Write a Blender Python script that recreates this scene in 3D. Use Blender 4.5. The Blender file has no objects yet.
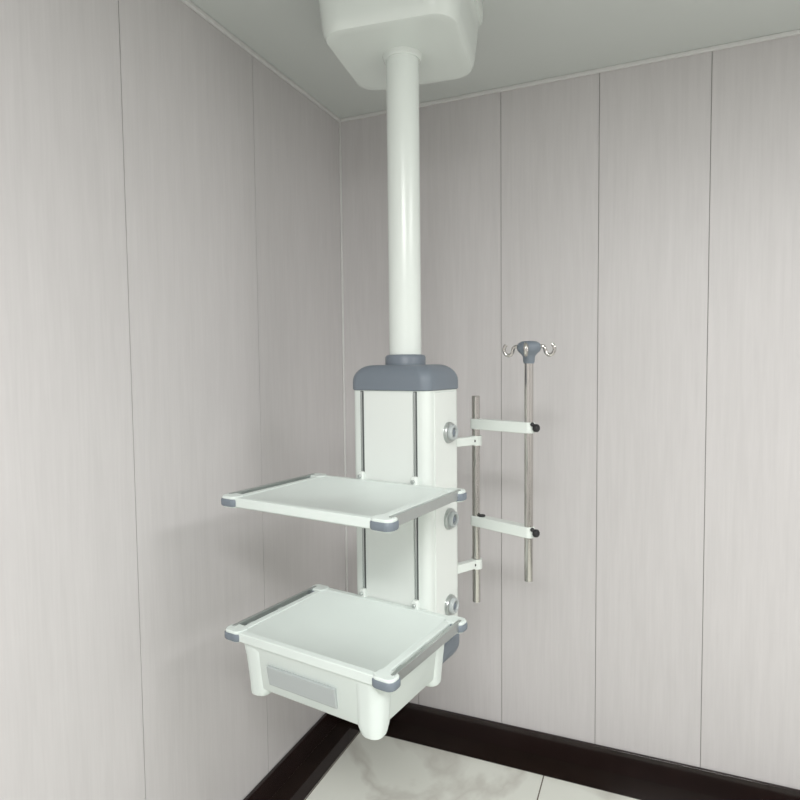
import bpy, bmesh, math
from mathutils import Vector, Matrix, Euler
S = bpy.context.scene
S.view_settings.view_transform = 'Standard'
rad = math.radians

# ---------------------------------------------------------------- materials
def newmat(name):
    m = bpy.data.materials.new(name); m.use_nodes = True
    nt = m.node_tree; b = nt.nodes['Principled BSDF']
    return m, nt, b
def plain(name, col, rough=0.4, metal=0.0, var=0.03, scale=6.0, coat=0.0):
    m, nt, b = newmat(name)
    tc = nt.nodes.new('ShaderNodeTexCoord'); n = nt.nodes.new('ShaderNodeTexNoise')
    n.inputs['Scale'].default_value = scale
    nt.links.new(tc.outputs['Object'], n.inputs['Vector'])
    r = nt.nodes.new('ShaderNodeMix'); r.data_type = 'RGBA'
    r.inputs['A'].default_value = (*[c*(1-var) for c in col], 1)
    r.inputs['B'].default_value = (*[min(1, c*(1+var)) for c in col], 1)
    nt.links.new(n.outputs['Fac'], r.inputs['Factor'])
    nt.links.new(r.outputs['Result'], b.inputs['Base Color'])
    b.inputs['Roughness'].default_value = rough; b.inputs['Metallic'].default_value = metal
    b.inputs['Coat Weight'].default_value = coat
    return m
M_white = plain('white_enamel', (0.74, 0.79, 0.755), 0.26, 0, 0.01)
M_panel = plain('white_panel', (0.76, 0.80, 0.77), 0.26, 0, 0.01)
M_tray = plain('tray_plastic', (0.69, 0.755, 0.725), 0.32, 0, 0.012)
M_grey = plain('slate_grey_plastic', (0.17, 0.20, 0.235), 0.42, 0, 0.03)
M_lgrey = plain('handle_grey', (0.43, 0.465, 0.465), 0.4, 0, 0.01)
M_alu = plain('brushed_aluminium', (0.50, 0.53, 0.52), 0.32, 0.85, 0.05, 30)
M_chrome = plain('stainless_steel', (0.53, 0.515, 0.49), 0.16, 1.0, 0.03, 20)
M_dark = plain('dark_groove', (0.10, 0.11, 0.11), 0.5)
M_black = plain('black_rubber', (0.012, 0.012, 0.014), 0.5)
M_trim = plain('white_trim', (0.70, 0.70, 0.69), 0.4)
M_ceil = plain('ceiling_paint', (0.62, 0.65, 0.63), 0.35, 0, 0.02, 1.5)
M_base = plain('dark_wood_skirting', (0.016, 0.009, 0.008), 0.13, 0, 0.35, 9)
M_seam = plain('panel_joint', (0.30, 0.29, 0.28), 0.7)

def wallmat(name, col):
    m, nt, b = newmat(name)
    N = nt.nodes.new; L = nt.links.new
    tc = N('ShaderNodeTexCoord'); mp = N('ShaderNodeMapping')
    mp.inputs['Scale'].default_value = (150, 150, 6.0)
    n1 = N('ShaderNodeTexNoise'); n1.inputs['Scale'].default_value = 1.0; n1.inputs['Detail'].default_value = 4
    mp2 = N('ShaderNodeMapping'); mp2.inputs['Scale'].default_value = (35, 35, 3.0)
    n2 = N('ShaderNodeTexNoise'); n2.inputs['Scale'].default_value = 1.0; n2.inputs['Detail'].default_value = 3
    L(tc.outputs['Object'], mp.inputs[0]); L(mp.outputs[0], n1.inputs['Vector'])
    L(tc.outputs['Object'], mp2.inputs[0]); L(mp2.outputs[0], n2.inputs['Vector'])
    ad = N('ShaderNodeMath'); ad.operation = 'ADD'
    L(n1.outputs['Fac'], ad.inputs[0]); L(n2.outputs['Fac'], ad.inputs[1])
    r = N('ShaderNodeValToRGB')
    r.color_ramp.elements[0].position = 0.35; r.color_ramp.elements[1].position = 0.68
    r.color_ramp.elements[0].color = (*[c*0.955 for c in col], 1)
    r.color_ramp.elements[1].color = (*[c*1.025 for c in col], 1)
    hv = N('ShaderNodeMath'); hv.operation = 'MULTIPLY'; hv.inputs[1].default_value = 0.5
    L(ad.outputs[0], hv.inputs[0]); L(hv.outputs[0], r.inputs[0]); L(r.outputs[0], b.inputs['Base Color'])
    bp = N('ShaderNodeBump'); bp.inputs['Strength'].default_value = 0.05; bp.inputs['Distance'].default_value = 0.002
    L(n1.outputs['Fac'], bp.inputs['Height']); L(bp.outputs[0], b.inputs['Normal'])
    b.inputs['Roughness'].default_value = 0.42
    return m
M_wall = wallmat('wall_panel_woodgrain', (0.610, 0.592, 0.592))

XL, YB, XR, YF, H = -1.366, 2.53, 2.9, -2.4, 2.822
DZ = 0.035
def floormat():
    m, nt, b = newmat('marble_tiles')
    N = nt.nodes.new; L = nt.links.new
    tc = N('ShaderNodeTexCoord'); sp = N('ShaderNodeSeparateXYZ'); L(tc.outputs['Object'], sp.inputs[0])
    nz = N('ShaderNodeTexNoise'); nz.inputs['Scale'].default_value = 1.1; nz.inputs['Detail'].default_value = 5
    nz.inputs['Distortion'].default_value = 0.9
    L(tc.outputs['Object'], nz.inputs['Vector'])
    v = N('ShaderNodeMath'); v.operation = 'SUBTRACT'; v.inputs[1].default_value = 0.5; L(nz.outputs['Fac'], v.inputs[0])
    a = N('ShaderNodeMath'); a.operation = 'ABSOLUTE'; L(v.outputs[0], a.inputs[0])
    r = N('ShaderNodeValToRGB'); L(a.outputs[0], r.inputs[0])
    r.color_ramp.elements[0].position = 0.0; r.color_ramp.elements[0].color = (0.56, 0.56, 0.51, 1)
    r.color_ramp.elements[1].position = 0.05; r.color_ramp.elements[1].color = (0.70, 0.72, 0.66, 1)
    def seam(out, off, size):
        s = N('ShaderNodeMath'); s.operation = 'ADD'; s.inputs[1].default_value = off + size*100; L(out, s.inputs[0])
        d = N('ShaderNodeMath'); d.operation = 'MODULO'; d.inputs[1].default_value = size; L(s.outputs[0], d.inputs[0])
        c = N('ShaderNodeMath'); c.operation = 'LESS_THAN'; c.inputs[1].default_value = 0.005; L(d.outputs[0], c.inputs[0])
        return c
    s1 = seam(sp.outputs['X'], 0.40, 0.83); s2 = seam(sp.outputs['Y'], -YB+.135, 0.83)
    mx = N('ShaderNodeMath'); mx.operation = 'MAXIMUM'; L(s1.outputs[0], mx.inputs[0]); L(s2.outputs[0], mx.inputs[1])
    k = N('ShaderNodeMix'); k.data_type = 'RGBA'; L(mx.outputs[0], k.inputs['Factor'])
    L(r.outputs[0], k.inputs['A']); k.inputs['B'].default_value = (0.12, 0.10, 0.08, 1)
    L(k.outputs['Result'], b.inputs['Base Color'])
    b.inputs['Roughness'].default_value = 0.09
    return m
M_floor = floormat()

# ---------------------------------------------------------------- mesh helpers
def finish(name, bm, mat, parent=None, bevel=0.0, seg=3, smooth=True, loc=(0,0,0)):
    bmesh.ops.recalc_face_normals(bm, faces=bm.faces)
    me = bpy.data.meshes.new(name); bm.to_mesh(me); bm.free()
    o = bpy.data.objects.new(name, me); S.collection.objects.link(o)
    mats = mat if isinstance(mat, (list, tuple)) else [mat]
    for mm in mats: me.materials.append(mm)
    o.location = loc
    if parent: o.parent = parent
    if smooth:
        for p in me.polygons: p.use_smooth = True
        me.set_sharp_from_angle(angle=rad(40))
    if bevel:
        b = o.modifiers.new('bevel', 'BEVEL'); b.width = bevel; b.segments = seg
        b.limit_method = 'ANGLE'; b.angle_limit = rad(40); b.harden_normals = True
    return o
def rrect(w, d, r, cx=0, cy=0, seg=8):
    pts = []
    for (sx, sy, a0) in ((1,1,0),(-1,1,90),(-1,-1,180),(1,-1,270)):
        x0 = cx+sx*(w/2-r); y0 = cy+sy*(d/2-r)
        for i in range(seg+1):
            a = rad(a0+90*i/seg); pts.append((x0+r*math.cos(a), y0+r*math.sin(a)))
    return pts
def stadium(p, q, r, seg=10):
    p = Vector(p[:2]); q = Vector(q[:2]); d = (q-p).normalized(); a = math.atan2(d.y, d.x)
    pts = []
    for c, s in ((q, -90), (p, 90)):
        for i in range(seg+1):
            t = a+rad(s+180*i/seg); pts.append((c.x+r*math.cos(t), c.y+r*math.sin(t)))
    return pts
def add_loft(bm, rings, mi=0):
    vr = [[bm.verts.new((x, y, z)) for x, y in pts] for pts, z in rings]
    fs = []
    for a, b in zip(vr[:-1], vr[1:]):
        n = len(a)
        for i in range(n):
            fs.append(bm.faces.new((a[i], a[(i+1)%n], b[(i+1)%n], b[i])))
    fs.append(bm.faces.new(vr[0][::-1])); fs.append(bm.faces.new(vr[-1]))
    for f in fs: f.material_index = mi
def loft(name, rings, mat, parent=None, bevel=0, seg=3):
    bm = bmesh.new(); add_loft(bm, rings); return finish(name, bm, mat, parent, bevel, seg)
def add_box(bm, x0, x1, y0, y1, z0, z1, mi=0):
    add_loft(bm, [([(x1,y1),(x0,y1),(x0,y0),(x1,y0)], z0), ([(x1,y1),(x0,y1),(x0,y0),(x1,y0)], z1)], mi)
def box(name, x0, x1, y0, y1, z0, z1, mat, parent=None, bevel=0):
    bm = bmesh.new(); add_box(bm, x0, x1, y0, y1, z0, z1); return finish(name, bm, mat, parent, bevel, 2)
def add_rev(bm, prof, origin, axis, seg=40, mi=0):
    ax = Vector(axis).normalized(); rot = Vector((0,0,1)).rotation_difference(ax).to_matrix(); o = Vector(origin)
    rings = []
    for r, h in prof:
        if r < 1e-6: rings.append([bm.verts.new(o+rot@Vector((0,0,h)))])
        else: rings.append([bm.verts.new(o+rot@Vector((r*math.cos(2*math.pi*i/seg), r*math.sin(2*math.pi*i/seg), h))) for i in range(seg)])
    for a, b in zip(rings[:-1], rings[1:]):
        for i in range(seg):
            j = (i+1)%seg
            if len(a) == 1 and len(b) == 1: continue
            if len(a) == 1: f = bm.faces.new((a[0], b[i], b[j]))
            elif len(b) == 1: f = bm.faces.new((a[i], a[j], b[0]))
            else: f = bm.faces.new((a[i], a[j], b[j], b[i]))
            f.material_index = mi
def rev(name, prof, origin, axis, mat, parent=None, seg=40):
    bm = bmesh.new(); add_rev(bm, prof, origin, axis, seg); return finish(name, bm, mat, parent)
def empty(name, loc, rz):
    e = bpy.data.objects.new(name, None); S.collection.objects.link(e)
    e.location = loc; e.rotation_euler = (0, 0, rz); e.empty_display_size = 0.1
    return e
def tube(name, pts, r, mat, parent):
    c = bpy.data.curves.new(name, 'CURVE'); c.dimensions = '3D'; c.bevel_depth = r; c.bevel_resolution = 4; c.use_fill_caps = True
    s = c.splines.new('NURBS'); s.points.add(len(pts)-1)
    for p, q in zip(s.points, pts): p.co = (*q, 1)
    s.use_endpoint_u = True; s.order_u = 3; s.resolution_u = 8
    o = bpy.data.objects.new(name, c); S.collection.objects.link(o); c.materials.append(mat); o.parent = parent
    return o

# ---------------------------------------------------------------- room
def panel_wall(name, axis, a0, a1, seams, pos, out):
    bm = bmesh.new(); g = 0.0014
    edges = [a0]+sorted(s for s in seams if a0 < s < a1)+[a1]
    for s, e in zip(edges[:-1], edges[1:]):
        lo, hi = s+(g if s != a0 else 0), e-(g if e != a1 else 0)
        p0, p1 = sorted((pos, pos+out*0.003))
        if axis == 'x': add_box(bm, lo, hi, p0, p1, 0, H)
        else: add_box(bm, p0, p1, lo, hi, 0, H)
    p0, p1 = sorted((pos+out*0.003, pos+out*0.1))
    if axis == 'x': add_box(bm, a0, a1, p0, p1, 0, H, 1)
    else: add_box(bm, p0, p1, a0, a1, 0, H, 1)
    return finish(name, bm, [M_wall, M_seam], smooth=False)
panel_wall('wall_back', 'x', XL, XR, [-.995+0.392*i for i in range(12)], YB, 1)
panel_wall('wall_left', 'y', YF, YB, [1.87-0.6*i for i in range(8)], XL, -1)
panel_wall('wall_right', 'y', YF, YB, [1.9-0.4*i for i in range(12)], XR, 1)
panel_wall('wall_front', 'x', XL, XR, [-1.0+0.4*i for i in range(12)], YF, -1)
box('floor', XL-.1, XR+.1, YF-.1, YB+.1, -0.1, 0, M_floor)
box('ceiling', XL-.1, XR+.1, YF-.1, YB+.1, H, H+0.1, M_ceil)
def skirt(name, x0, x1, y0, y1, h=0.10):
    bm = bmesh.new(); add_box(bm, x0, x1, y0, y1, 0, h)
    return finish(name, bm, M_base, bevel=0.004)
skirt('baseboard_left', XL, XL+.014, YF, YB)
skirt('baseboard_back', XL+.014, XR, YB-.014, YB)
skirt('baseboard_right', XR-.014, XR, YF, YB-.014)
skirt('baseboard_front', XL+.014, XR-.014, YF, YF+.014)
M_border = plain('dark_border_stone', (0.016, 0.010, 0.008), 0.08, 0, 0.4, 14)
box('trim_1', XL+.014, XL+.135, YF+.014, YB-.014, 0, 0.003, M_border)
box('trim_2', XL+.135, XR-.014, YB-.135, YB-.014, 0, 0.003, M_border)
box('trim_3', XL, XL+.014, YF, YB, H-.014, H, M_trim, bevel=.003)
box('trim_4', XL+.014, XR, YB-.014, YB, H-.014, H, M_trim, bevel=.003)
box('trim_5', XL, XL+.009, YB-.009, YB, 0.10, H-.014, M_trim, bevel=.003)

# ---------------------------------------------------------------- pendant
PC = Vector((-0.727, 1.760, DZ)); PR = rad(-9)
P = empty('medical_ceiling_pendant', PC, PR)
def rot(pts, a):
    c, s = math.cos(a), math.sin(a); return [(x*c-y*s, x*s+y*c) for x, y in pts]
ca = rad(7)-PR
cov = []
HT = H-DZ
for w, r, z in ((.33,.045,2.588),(.362,.055,2.5865),(.386,.065,2.589),(.400,.074,2.599),(.409,.078,2.62),(.424,.080,2.69),(.429,.082,2.735),(.433,.083,2.738),(.450,.088,2.739),(.456,.090,2.744),(.458,.090,HT)):
    cov.append((rot(rrect(w, w, r), ca), z))
loft('ceiling_cover', cov, M_white, P)
rev('column_flange', [(0,2.573),(.055,2.573),(.058,2.576),(.062,2.589),(0,2.589)], (0,0,0), (0,0,1), M_white, P)
rev('column', [(0,1.66),(.0505,1.66),(.0505,2.588),(0,2.588)], (0,0,0), (0,0,1), M_white, P, 64)
rev('collar', [(0,1.63),(.064,1.63),(.064,1.664),(.061,1.669),(.058,1.671),(.052,1.672),(0,1.672)], (0,0,0), (0,0,1), M_grey, P, 64)
BW, BD = .276, .208
cap = []
z0, z1 = 1.562, 1.640
w, d = BW+.010, BD+.012
cap.append((rrect(w-.006, d-.006, .030), z0)); cap.append((rrect(w, d, .033), z0+.003)); cap.append((rrect(w, d, .033), z0+.026))
for i in range(1, 9):
    a = rad(90*i/8); ins = .046*(1-math.cos(a))
    cap.append((rrect(w-2*ins, d-2*ins*0.8, .033+ins*.3), z0+.026+(z1-z0-.026)*math.sin(a)))
loft('cap_top', cap, M_grey, P)
b0, b1 = .772, .690
capb = [(rrect(w-.006, d-.006, .030), b0), (rrect(w, d, .033), b0-.003), (rrect(w, d, .033), b0-.030)]
for i in range(1, 9):
    a = rad(90*i/8); ins = .046*(1-math.cos(a))
    capb.append((rrect(w-2*ins, d-2*ins*0.8, .033+ins*.3), b0-.030-(b0-.030-b1)*math.sin(a)))
loft('cap_bottom', capb, M_grey, P)
loft('body', [(rrect(BW, BD, .026), b0), (rrect(BW, BD, .026), z0)], M_white, P)
yf = -BD/2
box('front_panel', -.088, .088, yf-.003, yf+.01, b0+.004, z0-.004, M_panel, P, .0015)
for i, sx in enumerate((-1, 1)):
    box('rail_groove_%d' % (i+1), sx*.096-.006, sx*.096+.006, yf-.0008, yf+.01, b0+.002, z0-.002, M_dark, P)
    box('rail_track_%d' % (i+1), sx*.096-.0026, sx*.096+.0026, yf-.004, yf+.008, b0+.004, z0-.004, M_alu, P)
for i, sx in enumerate((-1, 1)):
    bm = bmesh.new()
    x0, x1 = sorted((sx*(BW/2-.004), sx*(BW/2+.0025)))
    add_box(bm, x0, x1, -.066, .072, b0+.006, z0-.006)
    finish('side_panel_%d' % (i+1), bm, M_panel, P, .002)
xo = BW/2+.0025
for i, z in enumerate((1.430, 1.160, 0.886)):
    bm = bmesh.new()
    add_rev(bm, [(0,0),(.033,0),(.033,.006),(.031,.010),(.026,.012),(0,.012)], (xo,.020,z), (1,0,0), 40, 0)
    add_rev(bm, [(.0245,.0115),(.0245,.020),(.022,.023),(.017,.023),(.015,.020),(.015,.013),(0,.013)], (xo,.020,z), (1,0,0), 40, 1)
    add_rev(bm, [(.010,.012),(.010,.019),(.008,.021),(0,.021)], (xo,.020,z), (1,0,0), 24, 2)
    finish('gas_outlet_%d' % (i+1), bm, [M_alu, M_lgrey, M_grey], P)

TX, TY = -.012, -.307
def tray(n, zt):
    bw, bd, t = .488, .395, .027
    bm = bmesh.new()
    o1 = rrect(bw, bd, .012, TX, TY)
    add_loft(bm, [(rrect(bw-.01, bd-.01, .010, TX, TY), zt-t), (o1, zt-t+.004), (o1, zt-.002),
                  (rrect(bw-.004, bd-.004, .011, TX, TY), zt), (rrect(bw-.036, bd-.036, .010, TX, TY), zt),
                  (rrect(bw-.040, bd-.040, .010, TX, TY), zt-.002)])
    finish('shelf_%d_board' % n, bm, M_tray, P)
    k = 0
    for sx in (-1, 1):
        for sy in (-1, 1):
            k += 1
            cx = TX+sx*(bw/2+.004); cy = TY+sy*(bd/2-.018)
            W_, D_ = .060, .046
            bm = bmesh.new()
            o = rrect(W_, D_, .018, cx, cy); oi = rrect(W_-.006, D_-.006, .015, cx, cy)
            add_loft(bm, [(oi, zt-t-.001), (o, zt-t+.003), (o, zt-.001), (oi, zt+.0025)], 0)
            finish('shelf_%d_corner_%d' % (n, k), bm, M_tray, P)
            bm = bmesh.new()
            ob = rrect(W_+.006, D_+.006, .021, cx, cy); obi = rrect(W_+.002, D_+.002, .019, cx, cy)
            add_loft(bm, [(obi, zt-.0245), (ob, zt-.0215), (ob, zt-.0075), (obi, zt-.0045)], 0)
            finish('shelf_%d_bumper_%d' % (n, k), bm, M_grey, P)
        xr = TX+sx*(bw/2+.020)
        box('shelf_%d_side_rail_%d' % (n, (sx+3)//2), xr-.005, xr+.005, TY-bd/2+.020, TY+bd/2-.020, zt-.022, zt+.005, M_alu, P, .0015)
        bm = bmesh.new()
        for yy in (-.12, 0, .12):
            x0, x1 = sorted((TX+sx*(bw/2-.003), xr))
            add_box(bm, x0, x1, TY+yy-.010, TY+yy+.010, zt-.018, zt-.006)
        finish('shelf_%d_rail_spacers_%d' % (n, (sx+3)//2), bm, M_alu, P)
    for i, sx in enumerate((-1, 1)):
        bm = bmesh.new()
        add_loft(bm, [(rrect(.022, .018, .004, sx*.096, yf-.008), zt-.05), (rrect(.022, .018, .004, sx*.096, yf-.008), zt+.018), (rrect(.014, .012, .004, sx*.096, yf-.008), zt+.024)])
        add_rev(bm, [(0,0),(.006,0),(.006,.005),(.004,.007),(0,.007)], (sx*.096, yf-.017, zt+.010), (0,-1,0), 16, 1)
        finish('shelf_%d_hanger_%d' % (n, i+1), bm, [M_white, M_alu], P)
tray(1, 1.285)
tray(2, 0.913)
bm = bmesh.new(); add_box(bm, TX-.20, TX+.20, yf-.26, yf+.002, 1.285-.033, 1.285-.026)
finish('shelf_1_support', bm, M_tray, P, .003)
# drawer unit under the lower shelf
zt = .913-.027
bm = bmesh.new()
DW, DD = .460, .366; cy = TY-.004
add_loft(bm, [(rrect(DW-.040, DD-.040, .028, TX, cy), zt-.128), (rrect(DW-.031, DD-.031, .032, TX, cy), zt-.123),
              (rrect(DW-.010, DD-.010, .034, TX, cy), zt-.02), (rrect(DW+.006, DD+.006, .034, TX, cy), zt-.004), (rrect(DW+.008, DD+.008, .034, TX, cy), zt+.001)])
finish('drawer_box', bm, M_tray, P)
k = 0
for sx in (-1, 1):
    for sy in (-1, 1):
        k += 1
        bm = bmesh.new()
        def q(s, off, z): return (rrect(s, s, s*.40, TX+sx*(DW/2-.5*s-off), cy+sy*(DD/2-.5*s-off)), z)
        add_loft(bm, [q(.050,.017,zt-.151), q(.056,.014,zt-.149), q(.062,.0125,zt-.143), q(.074,.0105,zt-.125), q(.082,.003,zt-.04), q(.088,-.003,zt)])
        finish('drawer_corner_post_%d' % k, bm, M_tray, P)
bm = bmesh.new()
yfz = lambda z: cy-(DD-.010)/2+(zt-.02-z)/.103*.0105
hw = .115
a = []
for z, out in ((zt-.102, .004), (zt-.046, .009)):
    for x in (-hw, hw):
        for yo in (yfz(z)-out, yfz(z)+.004):
            a.append(bm.verts.new((TX+x-.016, yo, z)))
for f in ((0,2,3,1),(4,5,7,6),(0,1,5,4),(2,6,7,3),(0,4,6,2),(1,3,7,5)):
    bm.faces.new([a[i] for i in f])
finish('drawer_handle', bm, M_lgrey, P, .003)

# ---------------------------------------------------------------- IV pole assembly
off = Vector((.145, .212, 0))
IV = empty('iv_pole', PC+Matrix.Rotation(PR, 3, 'Z')@off, PR)
A = Vector((0, 0)); B = Vector((.203, -.050)); HC = Vector((-.045, -.116))
rp = .0135
rev('support_tube', [(0,.833),(rp,.833),(rp,1.533),(rp-.002,1.535),(0,1.535)], (0,0,0), (0,0,1), M_chrome, IV, 32)
rev('hanging_tube', [(0,.957),(rp,.957),(rp,1.68),(0,1.68)], (B.x,B.y,0), (0,0,1), M_chrome, IV, 32)
for i, z in enumerate((1.385, .965)):
    bm = bmesh.new()
    o = stadium(HC, A, .013); o2 = stadium(HC, A, .011)
    add_loft(bm, [(o2, z-.014), (o, z-.012), (o, z+.012), (o2, z+.014)])
    r1 = [(.0195*math.cos(t*math.pi/16), .0195*math.sin(t*math.pi/16)) for t in range(32)]
    add_loft(bm, [(r1, z-.016), (r1, z+.016)])
    add_rev(bm, [(0,0),(.005,0),(.005,.004),(0,.005)], (.003,-.0185,z), (.2,-1,0), 14, 1)
    finish('head_bracket_%d' % (i+1), bm, [M_white, M_black], IV)
D = (B-A).normalized()
for i, z in enumerate((1.441, 1.113)):
    bm = bmesh.new()
    o = stadium(A, B, .0185); o2 = stadium(A, B, .0165)
    add_loft(bm, [(o2, z-.017), (o, z-.015), (o, z+.015), (o2, z+.017)])
    finish('link_arm_%d' % (i+1), bm, M_white, IV)
    bm = bmesh.new()
    add_rev(bm, [(0,0),(.004,0),(.004,.010),(0,.010)], (B.x+D.x*.016, B.y+D.y*.016, z), (D.x,D.y,0), 12)
    add_rev(bm, [(0,.004),(.011,.004),(.013,.007),(.013,.014),(.010,.018),(0,.018)], (B.x+D.x*.016, B.y+D.y*.016, z), (D.x,D.y,0), 8)
    add_rev(bm, [(0,0),(.006,0),(.006,.006),(0,.008)], (B.x+.014, B.y-.012, z+.010), (0.7,-.5,.6), 10)
    if i == 1:
        add_rev(bm, [(0,0),(.012,0),(.013,.003),(.012,.010),(0,.012)], (A.x+.022, A.y-.004, z+.012), (0,0,1), 10)
    finish('clamp_knob_%d' % (i+1), bm, M_black, IV)
bm = bmesh.new()
add_rev(bm, [(0,1.640),(.0155,1.640),(.0175,1.645),(.019,1.662),(.026,1.671),(.034,1.678),(.037,1.686),(.037,1.694),(.033,1.702),(.022,1.708),(0,1.710)], (B.x,B.y,0), (0,0,1), 40)
finish('hook_hub', bm, M_grey, IV)
for k in range(4):
    a = rad(12+90*k)
    c, s = math.cos(a), math.sin(a)
    prof = [(.028,1.692),(.042,1.694),(.049,1.686),(.050,1.674),(.059,1.664),(.071,1.667),(.078,1.680),(.076,1.692),(.070,1.698)]
    tube('hook_%d' % (k+1), [(B.x+c*r, B.y+s*r, z) for r, z in prof], .0055, M_chrome, IV)

# ---------------------------------------------------------------- lights
def lamp_panel(name, x, y, w, d, power, col=(1,0.995,0.985)):
    e = empty(name, (x, y, H), 0)
    bm = bmesh.new()
    add_box(bm, -w/2-.02, w/2+.02, -d/2-.02, d/2+.02, -.02, 0)
    finish('frame', bm, M_trim, e)
    m, nt, b = newmat('diffuser'); b.inputs['Emission Color'].default_value = (1,1,1,1); b.inputs['Emission Strength'].default_value = 2
    bm = bmesh.new(); add_box(bm, -w/2, w/2, -d/2, d/2, -.024, -.019)
    finish('diffuser', bm, m, e)
    l = bpy.data.lights.new('lamp', 'AREA'); l.shape = 'RECTANGLE'; l.size = w; l.size_y = d; l.energy = power; l.color = col
    lo = bpy.data.objects.new('lamp', l); S.collection.objects.link(lo); lo.parent = e; lo.location = (0,0,-.03)
lamp_panel('ceiling_light', 0.3, -0.8, 1.2, 0.6, 92)
lamp_panel('ceiling_light', 1.9, 0.9, 0.6, 1.2, 42)
wd = bpy.data.worlds.new('world'); S.world = wd; wd.use_nodes = True
wd.node_tree.nodes['Background'].inputs[0].default_value = (0.8, 0.85, 0.85, 1)
wd.node_tree.nodes['Background'].inputs[1].default_value = 0.3

# ---------------------------------------------------------------- camera
cd = bpy.data.cameras.new('camera'); cam = bpy.data.objects.new('camera', cd); S.collection.objects.link(cam)
cd.sensor_fit = 'HORIZONTAL'; cd.sensor_width = 36; cd.lens = 36*600/800
yaw, pitch, roll = rad(23), rad(-3.05), rad(-0.6)
cam.matrix_world = Matrix.Translation((0,0,1.63+DZ)) @ Matrix.Rotation(yaw,4,'Z') @ Matrix.Rotation(rad(90)+pitch,4,'X') @ Matrix.Rotation(roll,4,'Z')
cd.clip_start = 0.01
S.camera = cam
